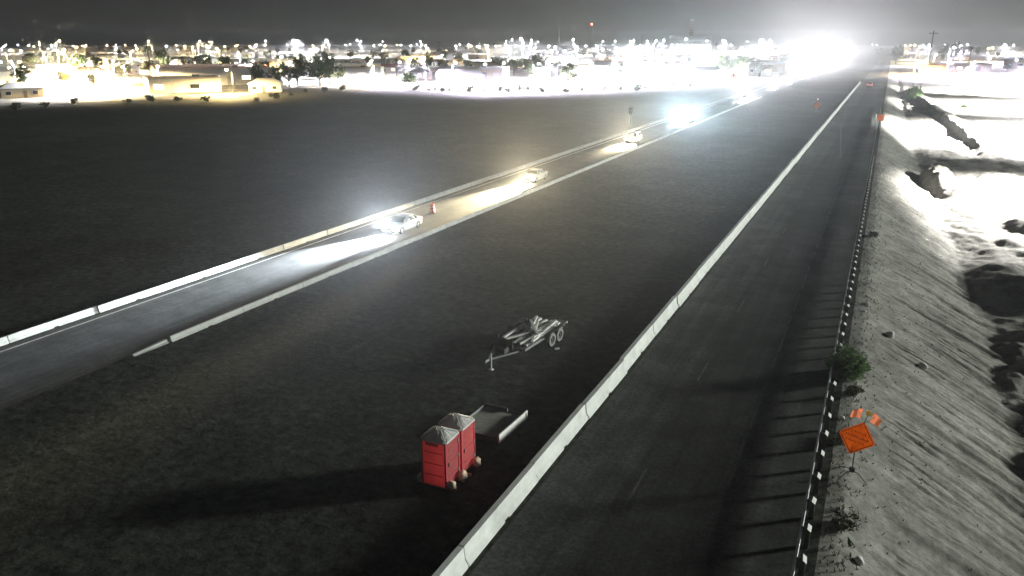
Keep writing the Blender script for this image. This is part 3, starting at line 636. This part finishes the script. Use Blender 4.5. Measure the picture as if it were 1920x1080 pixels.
for i, (y, k, p, nm) in enumerate([(322, 'sedan', P_W, 'sedan_car'), (372, 'pickup', P_S, 'pickup_truck'), (430, 'sedan', P_W, 'sedan_car'), (505, 'suv', P_S, 'sport_utility_car'), (610, 'sedan', P_W, 'sedan_car')]):
    vehicle(nm, k, (-39.5, y, .012), 0, 'far oncoming %s lost in glare, %s on the lit road from the left' % ({'sedan': 'white car', 'pickup': 'silver truck', 'suv': 'silver utility car'}[k], ['sixth', 'seventh', 'eighth', 'ninth', 'tenth'][i]), 'pickup truck' if k == 'pickup' else 'car', p, M_HEAD, 4e5, (5e4 if y < 400 else 1.5e5) * (y / 322) ** 1.2, (1.0, .98, .96), group=G_, dip=-.66, cone=60)
vehicle('pickup_truck', 'pickup', (-6.4, 352.0, .012), math.pi, 'white work truck with red tail lights at the end of the closed road', 'pickup truck', P_W, None, 0, 0, tail=True)

# ---- portable light towers of the road works
def light_tower(loc, rz, label, power, aim, col=(1, .97, .92), h=10.0, size=155):
    t = empty('light_tower', loc, rz, label, 'light tower')
    MB().box((0, 0, .75), (1.3, 2.2, .9)).build('engine_box', M_BOARD, t, bevel=.05)
    for s in (-1, 1): wheel_parts(t, s * .75, 0, .33, M_TYRE); MB().tube([(s * .6, -.9, .4), (s * 1.2, -1.2, .05)], .04, 6).build('outrigger', M_STEELG, t)
    MB().tube([(0, .9, .5), (0, .9, h * .5)], .09, 8).build('mast', M_STEELG, t); MB().tube([(0, .9, h * .5), (0, .9, h)], .06, 8).build('mast_top', M_STEELG, t)
    MB().tube([(0, -1.1, .5), (0, -2.6, .45)], .05, 6).build('drawbar', M_STEELG, t)
    fl = emit('floodlight_lens', (1, .98, .95), 600); fl.cycles.emission_sampling = 'NONE'
    for k in range(4):
        p = empty('floodlight', (-.6 + .4 * k, .9, h + .15)); p.parent = t; p.rotation_euler = (R(-35), 0, 0)
        MB().box((0, 0, 0), (.36, .2, .34)).build('housing', M_STEELD, p); MB().box((0, -.11, 0), (.32, .02, .3)).build('lens', fl, p)
    lamp('flood_beam', 'SPOT', power, col, (0, .5, h + .15), t, aim, size, .25, .3)
    return t
light_tower((31, 196, -2.2), R(-30), 'light tower on the floodlit sand, out of frame beside the berm', 3.6e6, (-.04, 0, -1))
light_tower((27, 124, -3.3), R(-50), 'light tower on the low sand, out of frame beside the dark mounds', 4.5e5, (.05, -.1, -1), h=9.0, size=150)
light_tower((43, 276, -1.6), R(-25), 'light tower on the sand, out of frame beyond the lone shrub', 4.0e6, (-.06, 0, -1))
light_tower((46, 352, -1.2), R(-20), 'light tower standing on the floodlit sand near the right edge', 4.0e6, (-.08, .1, -1))
# ================================================================== TOWN
town = random.Random(77)
def at(az, d): return (math.sin(R(az)) * d, math.cos(R(az)) * d)
WALLS = [mat('stucco_' + n_, c_, .9, .12, 1.0) for n_, c_ in (('white', (.70, .69, .66)), ('cream', (.58, .52, .40)), ('tan', (.42, .34, .25)), ('grey', (.40, .40, .40)), ('pink', (.52, .38, .33)))]
WN = ['white', 'cream', 'tan', 'grey', 'pinkish']
ROOFS = [mat('roof_' + n_, c_, .9, .2, 2.0) for n_, c_ in (('brown', (.12, .09, .07)), ('grey', (.16, .16, .16)), ('pale', (.45, .44, .42)), ('red', (.25, .10, .06)))]
RN = ['brown', 'grey', 'pale', 'red tiled']
M_WLIT = emit('lit_window_warm', (1.0, .78, .42), 5.0); M_WLITC = emit('lit_window_cool', (.85, .95, 1.0), 5.0)
M_GLOBE = emit('street_lamp_cool', (.92, .95, 1.0), 160.0); M_GLOBEW = emit('street_lamp_warm', (1.0, .78, .42), 160.0)
M_REDL = emit('red_beacon', (1.0, .06, .04), 40.0)
for k in ('lit_window_warm', 'lit_window_cool', 'street_lamp_cool', 'street_lamp_warm', 'red_beacon'): MATS[k].cycles.emission_sampling = 'NONE'
def win(t, x, y, z, w, h, ax, m):
    f = MB(); th = .08
    if ax == 'y': f.box((x, y, z), (w + .2, th, h + .2)); g_ = MB().box((x, y - .04 if y < 0 else y + .04, z), (w, th, h))
    else: f.box((x, y, z), (th, w + .2, h + .2)); g_ = MB().box((x + (.04 if x > 0 else -.04), y, z), (th, w, h))
    o = f.build('window', WALLS[0], t); g_.build('pane', m, o)
def house(wi, ri, w, d, h, hip, seed):
    rr = random.Random(seed); t = empty('house')
    MB().box((0, 0, h / 2), (w, d, h)).build('wall', WALLS[wi], t)
    o = .45; r = MB(); rise = d * .22; k = d * .42 if hip else -.0
    r.add([(-w / 2 - o, -d / 2 - o, h + .02), (w / 2 + o, -d / 2 - o, h + .02), (w / 2 + o, d / 2 + o, h + .02), (-w / 2 - o, d / 2 + o, h + .02), (-w / 2 - o + k, 0, h + rise), (w / 2 + o - k, 0, h + rise),
           (-w / 2 - o, -d / 2 - o, h - .14), (w / 2 + o, -d / 2 - o, h - .14), (w / 2 + o, d / 2 + o, h - .14), (-w / 2 - o, d / 2 + o, h - .14)],
          [(0, 1, 5, 4), (2, 3, 4, 5), (1, 2, 5), (3, 0, 4), (0, 1, 7, 6), (1, 2, 8, 7), (2, 3, 9, 8), (3, 0, 6, 9), (6, 7, 8, 9)])
    rf = r.build('roof', ROOFS[ri], t); MB().box((w * .25, d * .15, h + rise * .9), (.7, .7, 1.3)).build('chimney', WALLS[2], rf)
    for s in (-1, 1):
        dr = MB().box((rr.uniform(-.8, .8), s * (d / 2 + .03), 1.05), (1.0, .08, 2.1)).build('door', ROOFS[0], t)
        for x in (-w * .33, w * .30): win(t, x, s * (d / 2 + .02), h * .52, 1.5, 1.1, 'y', rr.choice([M_GLASS, M_WLIT, M_GLASS]))
        win(t, s * (w / 2 + .02), 0, h * .52, 1.4, 1.1, 'x', rr.choice([M_GLASS, M_WLIT]))
    return t
def shed(wi, ri, w, d, h, seed):
    rr = random.Random(seed); t = empty('warehouse')
    MB().box((0, 0, h / 2), (w, d, h)).build('wall', WALLS[wi], t)
    MB().box((0, 0, h + .05), (w - .6, d - .6, .12)).build('roof', ROOFS[ri], t)
    pp = MB()
    for s in (-1, 1): pp.box((0, s * (d / 2 - .1), h + .25), (w + .2, .3, .6)).box((s * (w / 2 - .1), 0, h + .25), (.3, d - .2, .58))
    pp.build('parapet', WALLS[(wi + 1) % 5], t)
    MB().box((w * .2, 0, h + .6), (2.2, 1.8, 1.1)).build('rooftop_unit', ROOFS[1], t)
    n = max(2, int(w / 6))
    for s in (-1, 1):
        for k in range(n):
            x = -w / 2 + w * (k + .5) / n
            if rr.random() < .45:
                MB().box((x, s * (d / 2 + .03), 1.7), (3.0, .08, 3.4)).build('roller_door', ROOFS[rr.choice([1, 2])], t)
            else: win(t, x, s * (d / 2 + .02), h * .45, 3.2, 1.5, 'y', rr.choice([M_WLITC, M_WLIT, M_GLASS]))
        win(t, s * (w / 2 + .02), 0, h * .5, 3.0, 1.4, 'x', rr.choice([M_WLITC, M_GLASS]))
    return t
hp, sp = [], []
for i, (wi, ri, w, d, h, hip) in enumerate([(0, 0, 13, 9, 3.0, True), (1, 3, 15, 9, 3.1, False), (2, 1, 12, 8, 2.9, True), (3, 1, 16, 10, 3.2, False), (4, 2, 11, 8, 3.0, True), (0, 2, 14, 9, 5.6, True)]): hp.append((house(wi, ri, w, d, h, hip, i), '%s%s house with %s %s roof' % ('two-storey ' if h > 5 else '', WN[wi], RN[ri], 'hipped' if hip else 'gable')))
for i, (wi, ri, w, d, h) in enumerate([(0, 2, 30, 16, 5.5), (3, 1, 42, 20, 6.5), (1, 2, 24, 14, 4.8), (2, 1, 36, 18, 5.2)]): sp.append((shed(wi, ri, w, d, h, i), '%s flat-roofed warehouse' % WN[wi]))
# trees: tapered forked trunk, crown of many small leaf faces with gaps
tp = []
for i in range(6):
    t = empty('tree'); rr = random.Random(50 + i); rx = rr.uniform(2.6, 4.2); rz = rr.uniform(2.0, 3.4); hb = rr.uniform(1.6, 2.4)
    tr_ = MB().tube([(0, 0, -.2), (.1, 0, hb * .6), (0, .15, hb + rz * .7)], [.28, .2, .1], 7)
    for k in range(6):
        a_ = k * 1.05 + rr.random(); tr_.tube([(0, 0, hb * .7), (math.cos(a_) * rx * .4, math.sin(a_) * rx * .4, hb + rz * .5), (math.cos(a_) * rx * .75, math.sin(a_) * rx * .75, hb + rz * (.8 + .4 * rr.random()))], [.13, .08, .03], 5)
    tr_.build('trunk', M_BARK, t)
    link_mesh('crown', leaf_ball('crown', M_LEAF[i % 3], 1100, rx, rx * .9, rz, .34, 60 + i, .3, base=hb), t)
    tp.append(t)
t = empty('tree'); MB().tube([(0, 0, -.2), (.2, 0, 5), (.1, .1, 11)], [.28, .22, .2], 8).build('trunk', M_BARK, t)
b = MB(); rr = random.Random(5)
for k in range(34):
    a_ = k * 2.4; e = rr.uniform(-.5, 1.1); l = rr.uniform(1.6, 2.3); prev = Vector((.1, .1, 11)); sd_ = Vector((-math.sin(a_), math.cos(a_), 0))
    for q in range(5):
        nx_ = prev + Vector((math.cos(a_), math.sin(a_), e - q * .45)) * (l / 5); w = .28 * (1 - q / 5.5); b.quad(prev - sd_ * w, prev + sd_ * w, nx_ + sd_ * w * .8, nx_ - sd_ * w * .8); prev = nx_
b.build('crown', M_LEAF[2], t); palm = t
# street lamp kinds
def lamp_proto(m_g, col, power, h, name='street_lamp'):
    t = empty(name)
    MB().tube([(0, 0, -.2), (0, 0, h * .7), (0, 0, h)], [.12, .09, .07], 8).build('pole', M_STEELG, t)
    MB().tube([(0, 0, h), (0, -.7, h + .35), (0, -1.5, h + .4)], [.06, .05, .05], 6).build('arm', M_STEELG, t)
    hd = MB().box((0, -1.7, h + .45), (.5, .9, .18)).build('lamp_head', M_STEELD, t)
    bm = bmesh.new(); bmesh.ops.create_uvsphere(bm, u_segments=12, v_segments=8, radius=.42)
    me = bpy.data.meshes.new('lamp_bowl'); bm.to_mesh(me); bm.free(); me.materials.append(m_g); me.polygons.foreach_set('use_smooth', [True] * len(me.polygons))
    link_mesh('lamp_bowl', me, hd, (0, -1.75, h + .20), sc=(1, 1.1, .75))
    lamp('lamp_light', 'SPOT', power, col, (0, -1.75, h - .18), hd, (0, 0, -1), 168, .25, .35)
    return t
LP = {'cool': lamp_proto(M_GLOBE, (.95, .97, 1.0), 3.2e5, 8.5), 'warm': lamp_proto(M_GLOBEW, (1.0, .72, .32), 3.0e5, 8.0), 'violet': lamp_proto(M_GLOBE, (.88, .80, 1.0), 7e5, 9.0), 'flood': lamp_proto(M_GLOBE, (.96, .98, 1.0), 1.3e6, 13.0), 'floodwarm': lamp_proto(M_GLOBEW, (1.0, .86, .55), 1.1e6, 12.0)}
parked = [vehicle('parked_car', k, (0, 0, 0), 0, 'x', 'car', p, None, 0, 0, tail=False) for k, p in (('sedan', P_W), ('suv', P_S), ('sedan', P_R), ('pickup', P_B), ('suv', P_D))]
PN = ['white', 'silver', 'maroon', 'sand-coloured', 'dark']
PK = ['saloon', 'utility car', 'saloon', 'pickup', 'utility car']
DEPTH = lambda d: 'in the nearest rows' if d < 330 else 'in the middle rows' if d < 620 else 'in the far rows'
REG = {'house': [], 'tree': [], 'lamp': [], 'car': [], 'shed': []}
TREE_CACHE = {}
def tree_of(o):
    if o.name not in TREE_CACHE: TREE_CACHE[o.name] = [(c, tree_of(c)) for c in o.children]
    return TREE_CACHE[o.name]
def inst(o, kidlist, parent=None):
    c = o.copy(); C.objects.link(c); c.parent = parent
    for k, kk in kidlist: inst(k, kk, c)
    return c
PROTOS = [h for h, _ in hp] + [s for s, _ in sp] + tp + [palm] + list(LP.values()) + parked
for p in PROTOS: tree_of(p)
TREES = {id(p): tree_of(p) for p in PROTOS}
def put(kind, proto, desc, xy, rz, sc=1.0):
    o = inst(proto, TREES[id(proto)]); o.location = (xy[0], xy[1], .06 if xy[0] < 0 else height(*xy)); o.rotation_euler = (0, 0, rz); o.scale = (sc, sc, sc)
    REG[kind].append((math.atan2(xy[0], xy[1]), math.hypot(*xy), desc, o)); return o
EDGE_AZ = sorted((math.degrees(math.atan2(x, y)), math.hypot(x, y)) for x, y in ed)
OCC = []
def free(xy, r):
    if any((xy[0] - a) ** 2 + (xy[1] - b_) ** 2 < (r + q) ** 2 for a, b_, q in OCC): return False
    OCC.append((xy[0], xy[1], r)); return True
def beyond_edge(az, d, pad): return d > lerp_tab(EDGE_AZ, az) + pad
HAND_LAMPS = {'warm': [(-294, 197), (-243, 186), (-260, 212), (-305, 225), (-201, 205), (-259, 225), (22, 793), (31, 722), (15, 938), (19, 520), (12, 483)], 'cool': [(-255, 180), (-366, 238), (-334, 265), (-822, 544), (-1064, 743), (-770, 703), (-518, 539), (-291, 357), (-223, 306), (-199, 285), (-273, 294)], 'floodwarm': [(-517, 375)], 'flood': [(-643, 628), (-1172, 942), (-257, 587), (-264, 702), (-196, 616), (-217, 829), (-177, 848), (-104, 626), (-371, 1069), (-346, 1194), (-352, 1494), (-1249, 2405), (-1015, 1182), (-1067, 1991), (140, 1309), (103, 1541), (52, 1684)], 'violet': [(-185, 282), (-160, 284), (-139, 269), (-137, 287), (-179, 294), (-124, 284), (-136, 347), (-109, 308), (-109, 359), (-90, 346), (-84, 383), (-128, 309), (-107, 328), (55, 809), (70, 740), (98, 829), (28, 491), (51, 535), (59, 476), (35, 439)]}
HAND_TREES = [(-218, 253, 1.5), (-223, 264, 1.6), (-219, 266, 1.7), (-209, 261, 1.6), (-211, 270, 1.5), (-213, 278, 1.2), (-210, 236, 1.1), (-269, 296, 1.3), (-236, 311, 1.2), (-403, 593, 1.5), (-490, 701, 1.3), (-247, 395, 1.2), (-269, 444, 1.4), (-233, 401, 1.3), (-238, 482, 1.4), (-201, 416, 1.3), (-183, 392, 1.4), (-190, 422, 1.4), (-178, 410, 1.5), (-173, 413, 1.5), (-173, 430, 1.2), (-95, 466, 1.4), (-86, 453, 1.6), (-78, 441, 1.3), (-78, 474, 1.6), (-70, 461, 1.6), (-553, 484, 1.5), (-541, 364, 1.5), (-557, 384, 1.4), (-572, 407, 1.5), (-437, 324, 1.3), (-480, 368, 1.2), (-398, 352, 1.6), (-386, 389, 1.3), (-386, 330, 1.2), (-337, 311, 1.3), (-322, 311, 1.3), (-297, 309, 1.2), (-479, 1768, 3.0), (-459, 715, 1.6), (-311, 562, 1.5), (-178, 535, 1.2), (4, 746, 1.8), (50, 954, 2.0), (64, 1023, 2.2)]
HAND_BUILD = [('s', 2, -231, 211), ('h', 4, -204, 224), ('h', 0, -230, 227), ('s', 0, -232, 313), ('s', 1, -296, 283), ('s', 3, -324, 283), ('h', 1, -364, 399), ('s', 2, -235, 460), ('h', 5, -236, 324), ('s', 3, -374, 607), ('h', 3, -231, 201), ('s', 1, -442, 786), ('s', 0, -101, 387), ('s', 2, -152, 422), ('s', 1, -135, 447), ('h', 2, -256, 167), ('s', 3, -186, 347)]
EDGE_SHRUBS = [(-160, 254), (-160, 256), (-153, 253), (-151, 255), (-145, 250), (-145, 255), (-140, 252), (-135, 251), (-134, 257), (-132, 257), (-129, 257), (-126, 259), (-123, 258), (-123, 269), (-120, 269), (-111, 261), (-104, 266), (-101, 276), (-96, 286), (-90, 288), (-83, 285), (-84, 301), (-79, 323), (-72, 323), (-183, 241), (-182, 230), (-189, 228), (-182, 211), (-177, 199), (-171, 183), (-187, 179), (-196, 176), (-200, 170), (-202, 164), (-213, 154), (-211, 144), (-208, 134)]
LAMP_WORD = {'cool': 'cold white street lamp', 'warm': 'warm street lamp', 'violet': 'violet-white street lamp', 'flood': 'tall white lot light', 'floodwarm': 'tall warm lot light'}
TREE_WORD = ['dark leafy', 'olive leafy', 'green leafy', 'dark spreading', 'olive spreading', 'green spreading', 'tall slim palm']
for k, i, x, y in HAND_BUILD:
    if free((x, y), 15 if k == 's' else 9): p = (sp if k == 's' else hp)[i]; put('shed' if k == 's' else 'house', p[0], p[1], (x, y), math.atan2(-x, y) + R(town.uniform(-14, 14)))
for k, pts in HAND_LAMPS.items():
    for p in pts:
        if free(p, 1.5): put('lamp', LP[k], LAMP_WORD[k], p, town.random() * 6)
for x, y, s in HAND_TREES:
    if free((x, y), 2.5): i = town.randrange(6); put('tree', tp[i], TREE_WORD[i] + ' tree', (x, y), town.random() * 6, s)
M_EDGESH = M_LEAF[1]
SHM = [leaf_ball('foliage', M_LEAF[i], 420, 1.5, 1.5, .9, .22, 300 + i, .2) for i in range(2)]
for i, (x, y) in enumerate(sorted(EDGE_SHRUBS)):
    t = empty('shrub', (x, y, 0), town.random() * 6, 'dark rounded shrub at the far edge of the field, %s shrub from the left' % ordinal(i + 1), 'shrub', 'shrubs along the field edge')
    s = town.uniform(.7, 1.4); link_mesh('foliage', SHM[i % 2], t, sc=(s, s, s)); MB().tube([(0, 0, -.1), (.1, 0, 1.2 * s)], [.08, .03], 5).build('stem', M_BARK, t)
# rows of the town, from the field edge back to the horizon
d = 150.0
while d < 2100:
    step = math.degrees((19 + d * .017) / d); az = -58.5 + town.random() * step
    while az < 7.6:
        a_, dd = az + town.uniform(-.3, .3) * step, d * (1 + town.uniform(-.05, .05)); xy = at(a_, dd)
        az += step * town.uniform(.8, 1.25)
        x, y = xy
        if a_ < -2.5 and not beyond_edge(a_, dd, 12): continue
        if -56 < x < 14 and y < 1500: continue
        if x >= 14 and (y < 520 or x < 20): continue
        q = town.random(); right = x > 0
        if q < (.30 if dd < 900 else .18):
            if free(xy, 9):
                i = town.randrange(len(hp)); put('house', hp[i][0], hp[i][1], xy, R(-a_ + town.choice([0, 90, 20, -25])), town.uniform(.9, 1.1))
        elif q < (.42 if dd < 900 else .24):
            if free(xy, 17):
                i = town.randrange(len(sp)); put('shed', sp[i][0], sp[i][1], xy, R(-a_ + town.choice([0, 0, 90, 15])), town.uniform(.85, 1.1))
        elif q < (.74 if dd < 900 else .5):
            if free(xy, 4.5):
                i = town.randrange(7); put('tree', (tp + [palm])[i], ['dark leafy', 'olive leafy', 'green leafy', 'dark spreading', 'olive spreading', 'green spreading', 'tall slim palm'][i] + ' tree', xy, town.random() * 6, town.uniform(.75, 1.35) * (1 + max(0, dd - 900) / 3500))
        elif q < .95:
            if free(xy, 2.5):
                if right: k = town.choice(['violet', 'warm', 'violet', 'cool'])
                elif a_ < -42: k = town.choice(['warm', 'cool', 'warm', 'floodwarm'] if dd > 400 else ['warm', 'cool', 'warm', 'cool'])
                elif a_ > -25: k = town.choice(['cool', 'violet', 'flood', 'flood' if dd > 350 else 'cool'])
                else: k = town.choice(['cool', 'warm', 'cool', 'flood'] if dd > 700 else ['cool', 'warm', 'warm'])
                put('lamp', LP[k], {'cool': 'cold white street lamp', 'warm': 'warm street lamp', 'violet': 'violet-white street lamp', 'flood': 'tall white lot light', 'floodwarm': 'tall warm lot light'}[k], xy, R(-a_) + town.random() * 6, 1.0 if dd < 600 else 1.5)
        elif dd < 700:
            for k in range(2):
                p = (x + k * 3.2, y + .6 * k)
                if free(p, 1.4): i = town.randrange(5); put('car', parked[i], PN[i] + ' parked ' + PK[i], p, town.random() * 6)
    d *= 1.085 if d < 700 else 1.12
for kind, rows in REG.items():
    rows.sort(key=lambda r: r[0])
    for i, (_, dd, desc, o) in enumerate(rows):
        word = {'house': 'house', 'tree': 'tree', 'lamp': 'lamp', 'car': 'parked car', 'shed': 'warehouse'}[kind]
        tag(o, '%s %s, %s %s from the left' % (desc, DEPTH(dd), ordinal(i + 1), word), {'lamp': 'street lamp', 'car': 'car', 'shed': 'building', 'house': 'house', 'tree': 'tree'}[kind], {'house': 'houses of the town', 'tree': 'trees of the town', 'lamp': 'lamps of the town', 'car': 'cars parked in the town', 'shed': 'warehouses of the town'}[kind])
for p in PROTOS: drop_tree(p)

# ---- skyline
def lattice(loc, h, w, label, beacon=True):
    t = empty('radio_mast', loc, 0, label, 'mast')
    for s in ((-1, -1), (1, -1), (1, 1), (-1, 1)): MB().tube([(s[0] * w, s[1] * w, 0), (s[0] * w * .3, s[1] * w * .3, h)], w * .14, 5).build('leg', M_STEELG, t)
    n = 10
    for k in range(n):
        z0, z1 = h * k / n, h * (k + 1) / n; a_, c_ = w * (1 - .7 * k / n), w * (1 - .7 * (k + 1) / n)
        br = MB()
        for s in range(4):
            p, q = [(-1, -1), (1, -1), (1, 1), (-1, 1)][s], [(1, -1), (1, 1), (-1, 1), (-1, -1)][s]; br.tube([(p[0] * a_, p[1] * a_, z0), (q[0] * c_, q[1] * c_, z1)], w * .08, 4)
        br.build('bracing', M_STEELG, t)
    if beacon: MB().tube([(0, 0, h), (0, 0, h + 2)], 1.2, 10).build('beacon', M_REDL, t)
    return t
x, y = at(-21.9, 900); lattice((x, y, 0), 38, .8, 'slim pale mast rising above the town', False)
x, y = at(-19.6, 1300); lattice((x, y, 0), 44, 1.8, 'lattice mast with a red beacon above the town')
x, y = at(-16.1, 1000); lattice((x, y, 0), 26, .5, 'short thin mast right of the red beacon mast', False)
x, y = at(-12.75, 1500)
t = empty('tower_block', (x, y, 0), R(12), 'tall plain tower block on the skyline', 'building')
MB().box((0, 0, 28), (7.5, 9, 56)).build('wall', WALLS[2], t); MB().box((0, 0, 56.6), (8.2, 9.7, 1.2)).build('parapet', WALLS[3], t)
for k in range(12):
    for q in (-2, 0, 2): MB().box((q, -4.53, 5 + k * 4.2), (1.1, .1, 1.7)).build('window', M_GLASS, t)
t = empty('assembly_hall', (x + 8, y - 40, 0), R(12), 'broad pale hall below the tower block', 'building')
MB().box((0, 0, 11), (70, 24, 22)).build('wall', WALLS[0], t)
MB().loft([[(-36, 13 * math.cos(a_), 22 + 7 * math.sin(a_)) for a_ in [math.pi * k / 12 for k in range(13)]], [(36, 13 * math.cos(a_), 22 + 7 * math.sin(a_)) for a_ in [math.pi * k / 12 for k in range(13)]]]).build('roof', ROOFS[2], t)
for k in range(8): MB().box((-30 + k * 8.5, -12.05, 9), (3, .12, 10)).build('window', M_WLITC, t)
# utility pole with crossarm at the right
t = empty('utility_pole', (21.5, 560, 0), 0, 'dark utility pole with crossarm above the orange lights', 'utility pole')
MB().tube([(0, 0, -1), (0, 0, 24)], [.42, .26], 8).build('pole', M_BARK, t); MB().box((0, 0, 22.5), (5, .3, .35)).build('crossarm', M_BARK, t)

# ================================================================== HAZE
bx = MB().box((0, 2350, 35), (8600, 5000, 86)).build('haze', M_CONC); bx.data.materials.clear()
hm = bpy.data.materials.new('night_haze'); hm.use_nodes = True; n = hm.node_tree; n.nodes.clear()
pv = n.nodes.new('ShaderNodeVolumePrincipled'); pv.inputs['Color'].default_value = (.93, .94, 1.0, 1); pv.inputs['Density'].default_value = 0.00025; pv.inputs['Anisotropy'].default_value = 0.8
ou = n.nodes.new('ShaderNodeOutputMaterial'); n.links.new(pv.outputs[0], ou.inputs['Volume'])
bx.data.materials.append(hm); tag(bx, 'thin night haze over the whole place', 'haze', kind='stuff')
